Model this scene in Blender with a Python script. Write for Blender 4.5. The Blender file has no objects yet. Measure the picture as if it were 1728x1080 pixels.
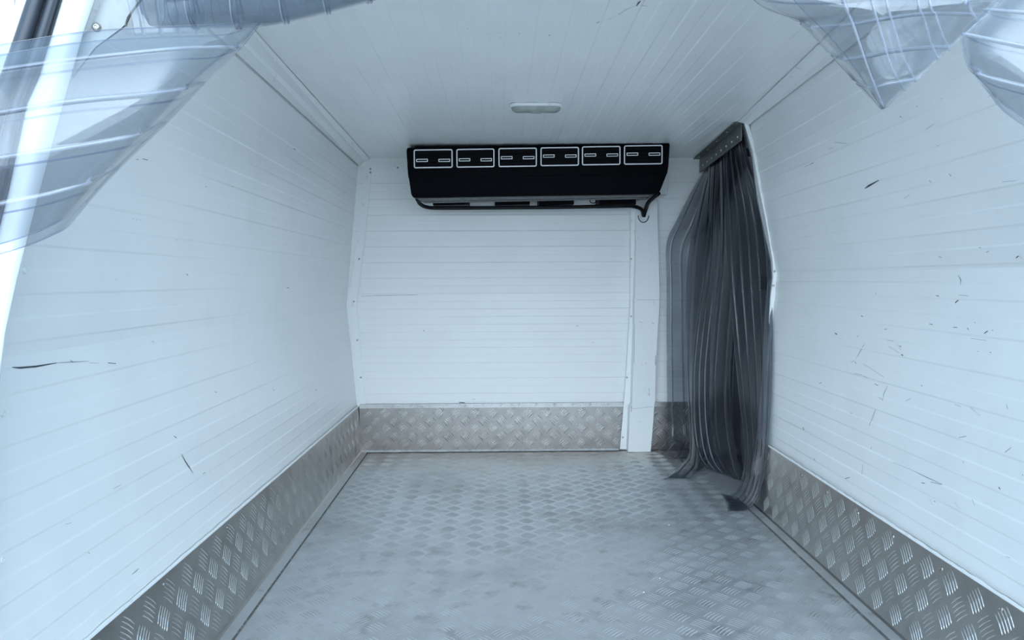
import bpy, math, random
from mathutils import Vector, Matrix
from mathutils.bvhtree import BVHTree
random.seed(7)
sc = bpy.context.scene
COL = sc.collection

# ------------------------------------------------------------------ camera
F = 1250.0                       # focal length in pixels of the 1728 x 1080 frame
VPX, VPY = 845.0, 474.0          # where the van's long axis vanishes
HC = 0.823                       # camera height over the floor
ROLL = math.radians(0.3)
yc = Vector((VPX - 864, -(VPY - 540), -F)).normalized()
up = Vector((-math.sin(ROLL), math.cos(ROLL), 0))
zc = (up - yc * up.dot(yc)).normalized()
xc = yc.cross(zc)
W2C = Matrix((xc, yc, zc)).transposed()      # columns: world axes seen from the camera
C2W = W2C.transposed()
cam = bpy.data.cameras.new('camera')
cam.sensor_width = 36.0
cam.lens = F / 1728 * 36
cam.clip_start = 0.02
cam_o = bpy.data.objects.new('camera', cam)
M4 = C2W.to_4x4(); M4.translation = (0, 0, HC)
cam_o.matrix_world = M4
COL.objects.link(cam_o)
sc.camera = cam_o

def at(px, py, Y):
    """the point of the plane y = Y seen at a pixel"""
    d = C2W @ Vector((px - 864, -(py - 540), -F))
    return Vector((0, 0, HC)) + d * (Y / d.y)
def ray(px, py):
    return Vector((0, 0, HC)), (C2W @ Vector((px - 864, -(py - 540), -F))).normalized()

# ------------------------------------------------------------------ light
w = bpy.data.worlds.new('overcast_sky'); sc.world = w; w.use_nodes = True
nt = w.node_tree; nt.nodes.clear()
wo = nt.nodes.new('ShaderNodeOutputWorld'); bg = nt.nodes.new('ShaderNodeBackground')
tc = nt.nodes.new('ShaderNodeTexCoord'); sx = nt.nodes.new('ShaderNodeSeparateXYZ')
cr = nt.nodes.new('ShaderNodeValToRGB'); cy = nt.nodes.new('ShaderNodeMapRange')
cy.inputs['From Min'].default_value = -1; cy.inputs['From Max'].default_value = 1
cr.color_ramp.elements[0].position = 0.0; cr.color_ramp.elements[0].color = (.72, .86, 1.0, 1)
cr.color_ramp.elements[1].position = .52; cr.color_ramp.elements[1].color = (.41, .69, 1.0, 1)
e_ = cr.color_ramp.elements.new(.8); e_.color = (.97, 1.0, 1.0, 1)
nt.links.new(tc.outputs['Generated'], sx.inputs[0]); nt.links.new(sx.outputs['Y'], cy.inputs['Value']); nt.links.new(cy.outputs[0], cr.inputs[0])
nt.links.new(cr.outputs[0], bg.inputs['Color']); 
mr = nt.nodes.new('ShaderNodeMapRange'); mr.interpolation_type = 'SMOOTHSTEP'      # the sky is brightest low behind the open doors
mr.inputs['From Min'].default_value = -.35; mr.inputs['From Max'].default_value = -1.0
mr.inputs['To Min'].default_value = 1.9; mr.inputs['To Max'].default_value = 7.6
nt.links.new(sx.outputs['Y'], mr.inputs['Value']); nt.links.new(mr.outputs[0], bg.inputs['Strength'])
nt.links.new(bg.outputs[0], wo.inputs[0])
vs = sc.view_settings
vs.view_transform = 'Standard'; vs.look = 'None'; vs.exposure = -0.27; vs.gamma = 1.0; vs.use_curve_mapping = False
sc.cycles.transparent_max_bounces = 40
sc.cycles.max_bounces = 16; sc.cycles.diffuse_bounces = 10; sc.cycles.glossy_bounces = 6

# ------------------------------------------------------------------ materials
def mat(name, color, rough=.5, metal=0.0, spec=.5, noise=None, bump=None, coat=0.0):
    """noise = (scale, colour2, low, high[, stretch]) mixes a second colour in; bump = (scale, distance)"""
    m = bpy.data.materials.new(name); m.use_nodes = True
    n = m.node_tree.nodes; l = m.node_tree.links
    b = n['Principled BSDF']
    b.inputs['Base Color'].default_value = (*color, 1); b.inputs['Roughness'].default_value = rough
    b.inputs['Metallic'].default_value = metal; b.inputs['Specular IOR Level'].default_value = spec
    b.inputs['Coat Weight'].default_value = coat; b.inputs['Coat Roughness'].default_value = .15
    g = n.new('ShaderNodeNewGeometry')
    if noise:
        t = n.new('ShaderNodeTexNoise'); t.inputs['Scale'].default_value = noise[0]; t.inputs['Detail'].default_value = 8
        t.inputs['Roughness'].default_value = .6
        l.new(g.outputs['Position'], t.inputs['Vector'])
        r = n.new('ShaderNodeMapRange'); r.inputs['From Min'].default_value = noise[2]; r.inputs['From Max'].default_value = noise[3]
        l.new(t.outputs['Fac'], r.inputs['Value'])
        mx = n.new('ShaderNodeMix'); mx.data_type = 'RGBA'
        mx.inputs['A'].default_value = (*color, 1); mx.inputs['B'].default_value = (*noise[1], 1)
        l.new(r.outputs[0], mx.inputs['Factor']); l.new(mx.outputs['Result'], b.inputs['Base Color'])
    if bump:
        t2 = n.new('ShaderNodeTexNoise'); t2.inputs['Scale'].default_value = bump[0]; t2.inputs['Detail'].default_value = 2
        l.new(g.outputs['Position'], t2.inputs['Vector'])
        bp = n.new('ShaderNodeBump'); bp.inputs['Strength'].default_value = 1; bp.inputs['Distance'].default_value = bump[1]
        l.new(t2.outputs['Fac'], bp.inputs['Height']); l.new(bp.outputs[0], b.inputs['Normal'])
    return m

PANEL = mat('white_panel', (.87, .885, .875), .28, noise=(3.0, (.81, .83, .82), .5, .8), bump=(5.0, .006))
PANEL_B = mat('white_bulkhead_panel', (.88, .89, .87), .33, noise=(3.0, (.83, .84, .82), .5, .8), bump=(4.0, .004))
PAINT = mat('white_paint', (.86, .88, .87), .35, noise=(30, (.62, .63, .60), .62, .75))
JAMB = mat('white_gloss_paint', (.88, .90, .90), .2)
ALU = mat('checker_plate', (.56, .54, .52), .29, 1.0, noise=(9.0, (.42, .40, .38), .45, .75))
ALU_BAR = mat('worn_plate_bars', (.86, .84, .81), .27, 1.0, noise=(14.0, (.62, .6, .57), .5, .75))
PLATE_SHADE = mat('shadowed_white_paint', (.40, .43, .43), .5, noise=(30, (.30, .30, .27), .5, .8))  # white paint darkened to carry the shadow on the rear corner plate
DULL = mat('grimy_checker_plate', (.27, .255, .245), .36, 1.0, noise=(9.0, (.20, .19, .18), .45, .75))
FLOOR_BAR = mat('trodden_floor_bars', (.90, .92, .94), .30, .9, noise=(7.0, (.58, .59, .60), .45, .7))
SCUFF = mat('scuff', (.07, .08, .09), .7)
SCUFF_CREASE = mat('faint_scuff_and_crease', (.33, .37, .39), .7)
BLACK = mat('black_plastic', (.0012, .0015, .0028), .45, spec=.05, noise=(60, (.0018, .002, .0035), .4, .8))
BLACK_IN = mat('black_recess', (.002, .002, .003), .6, spec=.1)
RUBBER = mat('black_rubber', (.006, .0065, .008), .5, spec=.25, noise=(40, (.012, .012, .013), .5, .8))
SEAL = mat('door_seal', (.035, .045, .06), .35, noise=(12, (.07, .08, .10), .4, .8))
WHITE_LINE = mat('white_outline', (.93, .93, .93), .35)
GREYTRAY = mat('grey_tray', (.16, .165, .17), .4, .6, noise=(40, (.08, .08, .085), .4, .7))
RAILM = mat('dull_rail', (.20, .215, .205), .5, .7, noise=(25, (.12, .125, .11), .4, .75))
SCREWM = mat('screw_steel', (.45, .45, .43), .35, .9, noise=(200, (.25, .22, .18), .4, .7))
LENS = mat('lamp_lens', (.38, .41, .38), .25, noise=(35, (.26, .29, .26), .45, .7), bump=(300, .001))
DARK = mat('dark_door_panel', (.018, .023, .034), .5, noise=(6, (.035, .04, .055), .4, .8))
GROUND = mat('asphalt', (.34, .34, .34), .9, noise=(4, (.26, .26, .26), .3, .8), bump=(60, .01))
SKIN = mat('outer_body_paint', (.8, .82, .84), .3, noise=(2, (.76, .78, .8), .4, .8))
SEALANT_SHADE = mat('dirty_sealant_and_gap_shade', (.10, .10, .09), .9, noise=(40, (.28, .27, .25), .5, .7))

def floor_material():
    m = mat('worn_floor_plate', (.76, .775, .79), .42, .75)
    n = m.node_tree.nodes; l = m.node_tree.links; b = n['Principled BSDF']
    g = n.new('ShaderNodeNewGeometry')
    def noise(s, d=8, r=.6):
        t = n.new('ShaderNodeTexNoise'); t.inputs['Scale'].default_value = s; t.inputs['Detail'].default_value = d
        t.inputs['Roughness'].default_value = r; l.new(g.outputs['Position'], t.inputs['Vector']); return t.outputs['Fac']
    def rng(v, a, c, lo=0, hi=1):
        r = n.new('ShaderNodeMapRange'); r.inputs['From Min'].default_value = a; r.inputs['From Max'].default_value = c
        r.inputs['To Min'].default_value = lo; r.inputs['To Max'].default_value = hi; l.new(v, r.inputs['Value']); return r.outputs[0]
    def mix(f, a, c):
        x = n.new('ShaderNodeMix'); x.data_type = 'RGBA'; l.new(f, x.inputs['Factor'])
        if isinstance(a, tuple): x.inputs['A'].default_value = (*a, 1)
        else: l.new(a, x.inputs['A'])
        x.inputs['B'].default_value = (*c, 1); return x.outputs['Result']
    c = mix(rng(noise(2.3), .50, .72), (.71, .725, .74), (.50, .50, .49))
    c = mix(rng(noise(11), .56, .76, 0, .8), c, (.30, .285, .26))
    # warm glow along the bulkhead, painted in as a pale brown tint
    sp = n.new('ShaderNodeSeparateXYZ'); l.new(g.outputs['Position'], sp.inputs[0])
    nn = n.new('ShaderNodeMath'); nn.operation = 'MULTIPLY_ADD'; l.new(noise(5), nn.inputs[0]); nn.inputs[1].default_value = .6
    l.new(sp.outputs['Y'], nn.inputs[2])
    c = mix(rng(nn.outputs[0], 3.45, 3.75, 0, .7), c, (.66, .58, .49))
    l.new(c, b.inputs['Base Color'])
    l.new(rng(noise(6), .3, .7, .36, .52), b.inputs['Roughness'])
    return m
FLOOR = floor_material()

def pvc(name, tint, haze, diff, rough=.12, ior=1.5):
    """thin clear PVC: tinted see-through sheet with a little haze and a glossy surface"""
    m = bpy.data.materials.new(name); m.use_nodes = True
    n = m.node_tree.nodes; l = m.node_tree.links; n.clear()
    out = n.new('ShaderNodeOutputMaterial'); tr = n.new('ShaderNodeBsdfTransparent'); tr.inputs[0].default_value = (*tint, 1)
    df = n.new('ShaderNodeBsdfDiffuse'); df.inputs[0].default_value = (*diff, 1)
    gl = n.new('ShaderNodeBsdfGlossy'); gl.inputs['Roughness'].default_value = rough; gl.inputs[0].default_value = (1, 1, 1, 1)
    g = n.new('ShaderNodeNewGeometry'); t = n.new('ShaderNodeTexNoise'); t.inputs['Scale'].default_value = 9; t.inputs['Detail'].default_value = 2
    l.new(g.outputs['Position'], t.inputs['Vector'])
    r = n.new('ShaderNodeMapRange'); r.inputs['From Min'].default_value = .35; r.inputs['From Max'].default_value = .75
    r.inputs['To Min'].default_value = haze * .6; r.inputs['To Max'].default_value = haze * 1.7; l.new(t.outputs['Fac'], r.inputs['Value'])
    bp = n.new('ShaderNodeBump'); bp.inputs['Distance'].default_value = .0003; l.new(t.outputs['Fac'], bp.inputs['Height'])
    m1 = n.new('ShaderNodeMixShader'); l.new(r.outputs[0], m1.inputs[0]); l.new(tr.outputs[0], m1.inputs[1]); l.new(df.outputs[0], m1.inputs[2])
    fr = n.new('ShaderNodeFresnel'); 
    ir = n.new('ShaderNodeMapRange'); ir.inputs['To Min'].default_value = ior; ir.inputs['To Max'].default_value = 1 / ior   # both faces of the sheet meet air
    l.new(g.outputs['Backfacing'], ir.inputs['Value']); l.new(ir.outputs[0], fr.inputs['IOR'])
    l.new(bp.outputs[0], fr.inputs['Normal']); l.new(bp.outputs[0], gl.inputs['Normal'])
    m2 = n.new('ShaderNodeMixShader'); l.new(fr.outputs[0], m2.inputs[0]); l.new(m1.outputs[0], m2.inputs[1]); l.new(gl.outputs[0], m2.inputs[2])
    l.new(m2.outputs[0], out.inputs[0])
    return m
CLEAR = pvc('clear_strip', (.885, .90, .915), .04, (.26, .29, .33), .08)
CLEAR_THICK = pvc('clear_strip_in_layers', (.76, .79, .82), .07, (.22, .25, .29), .12)
GREY_PALE = pvc('pale_grey_strip', (.80, .81, .83), .07, (.12, .13, .15), .2, 1.42)
CLEAR_RIB = pvc('clear_strip_rib', (.88, .90, .95), .20, (.72, .77, .86), .15)  # whitish haze paints the highlight along each rib
CLEAR_EDGE_SHADE = pvc('clear_strip_edge_rib_shade', (.66, .69, .77), .10, (.35, .40, .50), .15)  # sheet edges; also paints the blue-grey shadow line beside the ribs
GREY_RIB = pvc('grey_strip_rib', (.50, .52, .56), .16, (.15, .17, .20), .3)  # paler haze paints the highlights on the grey ribs
GREY = pvc('grey_strip', (.62, .64, .68), .09, (.07, .085, .105), .2, 1.42)

# ------------------------------------------------------------------ mesh helpers
class MB:
    def __init__(s): s.v = []; s.f = []; s.m = []
    def add(s, vs_, fs_, mi=0):
        o = len(s.v); s.v += [tuple(p) for p in vs_]
        for q in fs_: s.f.append(tuple(i + o for i in q)); s.m.append(mi)
    def quad(s, a, b, c, d, mi=0): s.add([a, b, c, d], [(0, 1, 2, 3)], mi)
    def hexa(s, p, mi=0):           # eight corners: bottom four, top four
        s.add(p, [(0, 3, 2, 1), (4, 5, 6, 7), (0, 1, 5, 4), (1, 2, 6, 5), (2, 3, 7, 6), (3, 0, 4, 7)], mi)
    def box(s, x0, x1, y0, y1, z0, z1, mi=0):
        s.hexa([(x0, y0, z0), (x1, y0, z0), (x1, y1, z0), (x0, y1, z0), (x0, y0, z1), (x1, y0, z1), (x1, y1, z1), (x0, y1, z1)], mi)
    def grid(s, rows, mi=0, closed=False):
        n = len(rows[0]); vs_ = [p for r in rows for p in r]; fs_ = []
        for i in range(len(rows) - 1):
            for j in range(n - (0 if closed else 1)):
                k = (j + 1) % n
                fs_.append((i * n + j, i * n + k, (i + 1) * n + k, (i + 1) * n + j))
        s.add(vs_, fs_, mi)
    def tube(s, pts, r, n=10, mi=0, cap=True):
        pts = [Vector(p) for p in pts]; rows = []; prev = None
        for i, p in enumerate(pts):
            t = (pts[min(i + 1, len(pts) - 1)] - pts[max(i - 1, 0)]).normalized()
            if prev is None: prev = t.orthogonal().normalized()
            a = (prev - t * prev.dot(t)).normalized(); prev = a; b = t.cross(a)
            rr = r[i] if isinstance(r, (list, tuple)) else r
            rows.append([p + (a * math.cos(2 * math.pi * k / n) + b * math.sin(2 * math.pi * k / n)) * rr for k in range(n)])
        s.grid(rows, mi, True)
        if cap:
            s.add(rows[0], [tuple(range(n))], mi); s.add(rows[-1], [tuple(reversed(range(n)))], mi)
    def build(s, name, mats, parent=None, smooth=False, bevel=0, solid=0):
        me = bpy.data.meshes.new(name); me.from_pydata(s.v, [], s.f); me.update()
        if not isinstance(mats, (list, tuple)): mats = [mats]
        for m in mats: me.materials.append(m)
        if len(mats) > 1: me.polygons.foreach_set('material_index', s.m)
        if smooth: me.polygons.foreach_set('use_smooth', [True] * len(me.polygons))
        o = bpy.data.objects.new(name, me); COL.objects.link(o)
        if parent:
            o.parent = parent
            o.matrix_parent_inverse = parent.matrix_world.inverted() if parent.type != 'EMPTY' else Matrix.Translation(-parent.location)
        if bevel:
            b = o.modifiers.new('b', 'BEVEL'); b.width = bevel; b.segments = 3; b.limit_method = 'ANGLE'
        if solid:
            q = o.modifiers.new('s', 'SOLIDIFY'); q.thickness = solid; q.offset = 0
        return o
def tag(o, label, cat, group=None, kind=None):
    o['label'] = label; o['category'] = cat
    if group: o['group'] = group
    if kind: o['kind'] = kind
    return o
def struct(o, label, cat='van interior'):
    return tag(o, label, cat, kind='structure')
def empty(name, loc):
    o = bpy.data.objects.new(name, None); o.location = loc; COL.objects.link(o); return o
def lerp(a, b, t): return tuple(x + (y - x) * t for x, y in zip(a, b))
def cat_rom(P, n):
    """resample a list of equal-length tuples to n points along a Catmull-Rom curve"""
    k = len(P); out = []
    for i in range(n):
        u = i / (n - 1) * (k - 1); j = min(int(u), k - 2); t = u - j
        p1, p2 = P[j], P[j + 1]
        p0 = P[j - 1] if j > 0 else tuple(2 * a - b for a, b in zip(p1, p2))
        p3 = P[j + 2] if j + 2 < k else tuple(2 * b - a for a, b in zip(p1, p2))
        out.append(tuple(.5 * (2 * b + (c - a) * t + (2 * a - 5 * b + 4 * c - d) * t * t + (3 * b - 3 * c + d - a) * t ** 3)
                         for a, b, c, d in zip(p0, p1, p2, p3)))
    return out

# ------------------------------------------------------------------ body shell
YB, YR = 3.571, 1.07             # bulkhead, rear edge of the side walls
def byz(z): return YB - (0 if z < .76 else 0.05 * (z - .76) / .64)      # the upper half leans in
YO = 2.76                        # near edge of the side door opening
PITCH, STEP, CH = .0745, .0016, .0022
def ribbed(profile_far, profile_near, inward, phase=0.0, STEP=.0012):
    """profiles: polylines (x, z); returns two rows of points with shallow rolled ribs. inward = unit side sign"""
    rf, rn = [], []
    s0 = phase
    for i in range(len(profile_far) - 1):
        a, b = Vector(profile_far[i]), Vector(profile_far[i + 1]); c, d = Vector(profile_near[i]), Vector(profile_near[i + 1])
        L = (b - a).length; nf = Vector((-(b - a).y, (b - a).x)).normalized() * inward
        ts = [(0, 0)]
        k = math.floor(s0 / (PITCH / 2)) + 1; up_ = k % 2 == 0
        ts = [(0, 0 if not (k % 2) else 1)]
        while k * PITCH / 2 < s0 + L - CH:
            q = k * PITCH / 2 - s0
            if q > CH:
                h0 = 0 if k % 2 == 0 else 1
                ts.append(((q - CH) / L, h0)); ts.append(((q + CH) / L if q + CH < L else 1, 1 - h0))
            k += 1
        ts.append((1, ts[-1][1]))
        for t, h in ts:
            rf.append(a.lerp(b, t) + nf * STEP * h); rn.append(c.lerp(d, t) + nf * STEP * h)
        s0 += L
    return rf, rn

SCREEN_MARKS = []
def marks_into(mb, strokes, body):
    """lay thin scuffs and crease lines on a panel where the photo shows them (body = BVH of the panel)"""
    for st in strokes:
        wpx, mi, pts = st[0], st[1], st[2:]
        if wpx <= 1.8: mi = 2
        prev = None; rows = []
        for k, (x, y) in enumerate(pts):
            o, d = ray(x, y); hit, nrm, _, _ = body.ray_cast(o, d)
            if hit is None: continue
            if nrm.dot(d) > 0: nrm = -nrm
            rows.append((hit + nrm * .0007, nrm))
        for k in range(len(rows) - 1):
            a, na = rows[k]; b, nb = rows[k + 1]
            side = (b - a).cross(na).normalized()
            wa = wpx * a.y / F * .5 * (.35 if k == 0 else 1); wb = wpx * b.y / F * .5 * (.35 if k == len(rows) - 2 else 1)
            mb.quad(a - side * wa, b - side * wb, b + side * wb, a + side * wa, mi)

def side_panel(name, far, near, yf, yn, inward, phase, strokes, th=.05):
    mb = MB(); rf, rn = ribbed(far, near, inward, phase)
    nseg = 6
    rows = [[(lerp(tuple(b), tuple(a), t)[0], yn + (yf - yn) * t, lerp(tuple(b), tuple(a), t)[1]) for a, b in zip(rf, rn)]
            for t in [i / nseg for i in range(nseg + 1)]]
    mb.grid(rows)
    bvh = BVHTree.FromPolygons([Vector(v) for v in mb.v], mb.f)
    # closed back and ends, so the panel has its thickness
    o = [[(p[0] - inward[0] * th, p[1], p[2] - inward[1] * th) for p in r] for r in rows]
    mb.grid([list(reversed(r)) for r in o])
    for a, b in ((rows[0], o[0]), (rows[-1], o[-1])):
        mb.grid([a, b])
    for j in (0, -1):
        mb.grid([[r[j] for r in rows], [r[j] for r in o]])
    marks_into(mb, strokes, bvh)
    return mb, bvh

# --- left wall
LF = [(-.694, .16), (-.742, .714), (-.668, 1.372)]
LN = [(-.704, .16), (-.724, .714), (-.600, 1.360)]
left_strokes = [
    (3.2, 1, (20, 620), (32, 621), (60, 618.5), (95, 612.5)), (1.6, 1, (95, 612.5), (120, 611), (150, 609.5)),
    (2.2, 1, (118, 608), (124, 611)), (1.4, 1, (150, 612.5), (166, 612.8)), (2.8, 1, (182, 612.5), (195, 613.5)),
    (2.0, 1, (306, 766), (312, 778), (320, 790), (326, 799)), (2.2, 1, (342, 800), (346, 797)),
    (2.4, 1, (293, 736), (298, 739)), (2.0, 1, (229, 269), (234, 269)), (2.6, 1, (240, 268), (249, 270)),
    (1.6, 1, (223, 369), (225, 369.5)), (1.6, 1, (229, 370), (231, 370.5)), (1.6, 1, (235, 371), (237, 371.5)),
    (3, 1, (314, 462), (317, 465)), (2.5, 1, (484, 485), (487, 486)), (2.5, 1, (495, 250), (499, 253)),
    (2.0, 2, (222, 970), (230, 963), (234, 959)), (1.6, 2, (255, 577), (259, 575)), (1.5, 2, (258, 582), (260, 576)),
    (2.5, 2, (148, 932), (151, 934)), (1.6, 2, (190, 825), (204, 818)), (2.0, 1, (362, 661), (366, 662)),
    (1.6, 2, (110, 885), (120, 882)), (2, 2, (460, 657), (463, 659)), (2, 2, (532, 657), (535, 659)), (2, 1, (346, 314), (348, 316)),
    (2, 1, (391, 314), (393, 316)), (1.6, 1, (296, 404), (299, 406)), (1.2, 2, (195, 470), (197, 472)),
]
mb, bvhL = side_panel('wall_left', LF, LN, YB, YR, (1, 0), .02, left_strokes) if False else (None, None)

def build_side(name, far, near, yf, yn, sgn, phase, strokes, label):
    """sgn = +1 when the panel's inside faces +x"""
    mb = MB(); rf, rn = ribbed(far, near, -sgn, phase)
    nseg = 8
    rows = []
    for i in range(nseg + 1):
        t = i / nseg
        rows.append([(b[0] + (a[0] - b[0]) * t, (yn - .07 * min(1, max(0, (.86 - b[1]) / .25))) * (1 - t) + yf * t, b[1] + (a[1] - b[1]) * t) for a, b in zip(rf, rn)])
    mb.grid(rows)
    bvh = BVHTree.FromPolygons([Vector(v) for v in mb.v], mb.f)
    o = [[(p[0] - sgn * .05, p[1], p[2]) for p in r] for r in rows]
    mb.grid(o)
    for a, b in ((rows[0], o[0]), (rows[-1], o[-1])): mb.grid([a, b])
    for j in (0, -1): mb.grid([[r[j] for r in rows], [r[j] for r in o]])
    marks_into(mb, strokes, bvh)
    ob = mb.build(name, [PANEL, SCUFF, SCUFF_CREASE])
    struct(ob, label, 'wall')
    return ob, bvh
wall_left, bvhL = build_side('wall_left', LF, LN, YB, YR, 1, .02, left_strokes,
                             'white ribbed insulated panel wall on the left of the van, with one long dark scuff')

# --- right wall, from the rear edge to the side door opening
RF = [(.978, .16), (1.030, .845), (.924, 1.397)]
RN = [(.945, .16), (.985, .845), (.785, 1.375)]
def R6(x, y): return (1300 + x / 1.8, 250 + y / 1.8)
right_strokes = [
    (3.4, 1, R6(288, 122), R6(300, 114), R6(330, 97)), (1.8, 1, R6(105, 57), R6(118, 51)), (2.2, 1, R6(120, 50), R6(132, 44)),
    (1.6, 1, R6(405, 151), R6(412, 151)), (1.5, 1, R6(412, 150), R6(424, 141)), (2.2, 1, R6(483, 97), R6(489, 104)),
    (1.6, 2, R6(705, 102), R6(748, 98)), (2.2, 1, R6(512, 328), R6(521, 333)), (1.6, 2, R6(545, 80), R6(549, 86)),
    (2.2, 1, R6(635, 302), R6(640, 303)), (2.0, 1, R6(657, 316), R6(664, 312)), (4, 1, R6(747, 333), R6(755, 327)), (1.5, 2, R6(755, 326), R6(768, 338)),
    (2.5, 2, R6(571, 386), R6(579, 400), R6(578, 415)), (3, 1, R6(504, 448), R6(513, 449)), (1.8, 1, R6(573, 446), R6(603, 449)),
    (5.5, 1, R6(562, 470), R6(572, 461)), (2.5, 1, R6(484, 534), R6(494, 536)), (2.2, 1, R6(556, 544), R6(568, 545)),
    (3, 1, R6(599, 546), R6(602, 552)), (4, 1, R6(650, 563), R6(661, 555)), (2, 1, R6(673, 553), R6(678, 554)), (2, 1, R6(620, 528), R6(624, 531)),
    (1.4, 2, R6(610, 578), R6(658, 584)), (3, 1, R6(276, 509), R6(282, 512)), (2, 1, R6(320, 440), R6(322, 444)),
    (5, 1, R6(197, 562), R6(203, 566)), (2, 1, R6(264, 571), R6(268, 573)), (2, 1, R6(347, 551), R6(356, 549)), (1.8, 1, R6(357, 584), R6(375, 586)),
    (1.8, 1, R6(288, 592), R6(275, 614), R6(262, 638)), (3, 1, R6(258, 648), R6(260, 655)), (1.6, 2, R6(245, 651), R6(256, 646)),
    (3, 1, R6(393, 600), R6(398, 604)), (4, 1, R6(398, 627), R6(404, 630)), (1.3, 2, R6(360, 602), R6(392, 622)), (1.3, 2, R6(385, 592), R6(398, 614)),
    (1.8, 1, R6(257, 684), R6(280, 690)), (1.6, 1, R6(282, 692), R6(297, 698)), (2.5, 1, R6(318, 716), R6(328, 721)),
    (1.3, 2, R6(283, 655), R6(345, 695)), (1.8, 1, R6(357, 722), R6(345, 746), R6(342, 764)), (2, 2, R6(330, 757), R6(343, 766)),
    (2.2, 1, R6(150, 715), R6(156, 712)), (2.2, 2, R6(242, 804), R6(250, 807)), (2.0, 1, R6(320, 795), R6(301, 843)), (3.2, 1, R6(459, 720), R6(462, 723)),
    (2, 2, R6(412, 768), R6(427, 760)), (1.6, 2, R6(562, 778), R6(580, 786)), (1.5, 2, R6(608, 787), R6(637, 812)), (2, 1, R6(630, 617), R6(633, 617)), (2.2, 1, R6(667, 620), R6(672, 621)),
    (4, 1, R6(99, 847), R6(103, 857)), (2, 1, R6(281, 962), R6(279, 990)), (2.5, 2, R6(305, 914), R6(309, 908)), (3, 2, R6(574, 879), R6(596, 875)),
    (2, 1, R6(714, 924), R6(732, 909)), (2, 1, R6(586, 950), R6(587, 956)), (1.6, 1, R6(375, 955), R6(430, 978)), (1.6, 1, R6(430, 978), R6(475, 1000), R6(524, 1022)),
    (3, 1, R6(460, 1017), R6(470, 1018)), (2, 1, R6(488, 1014), R6(520, 1022)), (4.5, 1, R6(694, 1030), R6(699, 1036)), (3, 1, R6(133, 942), R6(137, 950)), (2.5, 1, R6(228, 1004), R6(242, 1000)),
    (3, 1, R6(766, 992), R6(769, 994)), (2.4, 1, R6(498, 1072), R6(503, 1074)), (2, 1, R6(718, 780), R6(722, 792)), (1.8, 1, (1698, 939), (1706, 942)),
    (2.6, 1, (1519, 196), (1522, 198)), (1.8, 1, (1668, 163), (1674, 160)), (1.4, 1, (1587, 168), (1592, 165)), (1.6, 1, (1563, 218), (1577, 209)),
    (2.0, 1, (1582, 247), (1584, 246)), (1.5, 2, (1398, 252), (1404, 249)), (1.8, 1, (1409, 240), (1429, 242)), (1.5, 1, (1672, 184), (1674, 185)),
    (2, 1, (1602, 293), (1606, 297)), (1.8, 2, (1546, 179), (1550, 180)), (1.3, 2, (1569, 841), (1574, 852)), (1.3, 2, (1611, 847), (1619, 858)), (2.2, 2, (1641, 842), (1645, 853)),
]
wall_right, bvhR = build_side('wall_right', RF, RN, YO, YR, -1, .05, right_strokes,
                              'white ribbed insulated panel wall on the right of the van, covered in small dark scuffs')

# --- ceiling with ribs running front to rear, and the two cove strips
def ceil_z(Y): return 1.40 + .012 * (YB - Y)
mb = MB(); rows = []
nx = 0; xs = []
x = -.62; k = 0
xs.append((-.63, 0))
while x < 1.16:
    h = k % 2
    xs.append((x - CH, h)); xs.append((x + CH, 1 - h)); x += PITCH * (.5 if True else 1); k += 1
for i in range(9):
    t = i / 8; Y = YB + .05 - (YB + .05 - YR) * t
    s_ = 1 - .0 * t
    rows.append([(xx, Y, ceil_z(Y) - .0010 * hh) for xx, hh in xs])
mb.grid(rows)
bvhC = BVHTree.FromPolygons([Vector(v) for v in mb.v], mb.f)
mb.box(-.70, 1.22, YR, YB + .05, 1.47, 1.53)
ceil_strokes = [(3.5, 1, (1074, 10), (1078, 4), (1081, 1)), (2, 1, (1083, 9), (1092, 10)), (1.3, 2, (1045, 24), (1056, 16), (1073, 9)), (2, 1, (1044, 24), (1046, 22)),
                (3.2, 1, (1007, 39), (1011, 36)), (1.5, 1, (1012, 36), (1016, 35)), (2, 1, (1027, 32), (1033, 31)), (1.2, 1, (1016, 35), (1040, 26)), (1.5, 2, (981, 45), (984, 44)),
                (2.4, 1, (789, 48), (791, 49)), (2, 1, (822, 57), (823.5, 58)), (2, 1, (843, 62), (845, 63)), (2, 1, (843, 54), (844.5, 55)), (2.6, 1, (926, 58), (928, 60)),
                (1.6, 1, (875, 54), (877, 57)), (2, 1, (837, 140), (839, 141)), (2, 1, (869, 142), (871, 143)), (1.6, 2, (896, 61), (898, 62)), (1.6, 2, (525, 85), (540, 86))]
marks_into(mb, ceil_strokes, bvhC)
ceiling = mb.build('ceiling', [PANEL, SCUFF, SCUFF_CREASE])
struct(ceiling, 'white ribbed panel ceiling of the van load space', 'ceiling')

def screws(parent, spots, r=.006, m=None, name='screw', out=None):
    for (x, y, z, nx_, ny_, nz_) in spots:
        n = Vector((nx_, ny_, nz_)).normalized(); a = n.orthogonal().normalized(); b = n.cross(a); p = Vector((x, y, z))
        s = MB(); rows = []
        for (rr, hh) in ((1, 0), (1, .25), (.75, .5), (.35, .58), (.3, .4)):
            rows.append([p + n * hh * r + (a * math.cos(k * math.pi / 5) + b * math.sin(k * math.pi / 5)) * r * rr for k in range(10)])
        s.grid(rows, 0, True); s.add(rows[-1], [tuple(range(10))])
        s.build(name, m or SCREWM, parent, smooth=True)

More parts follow.
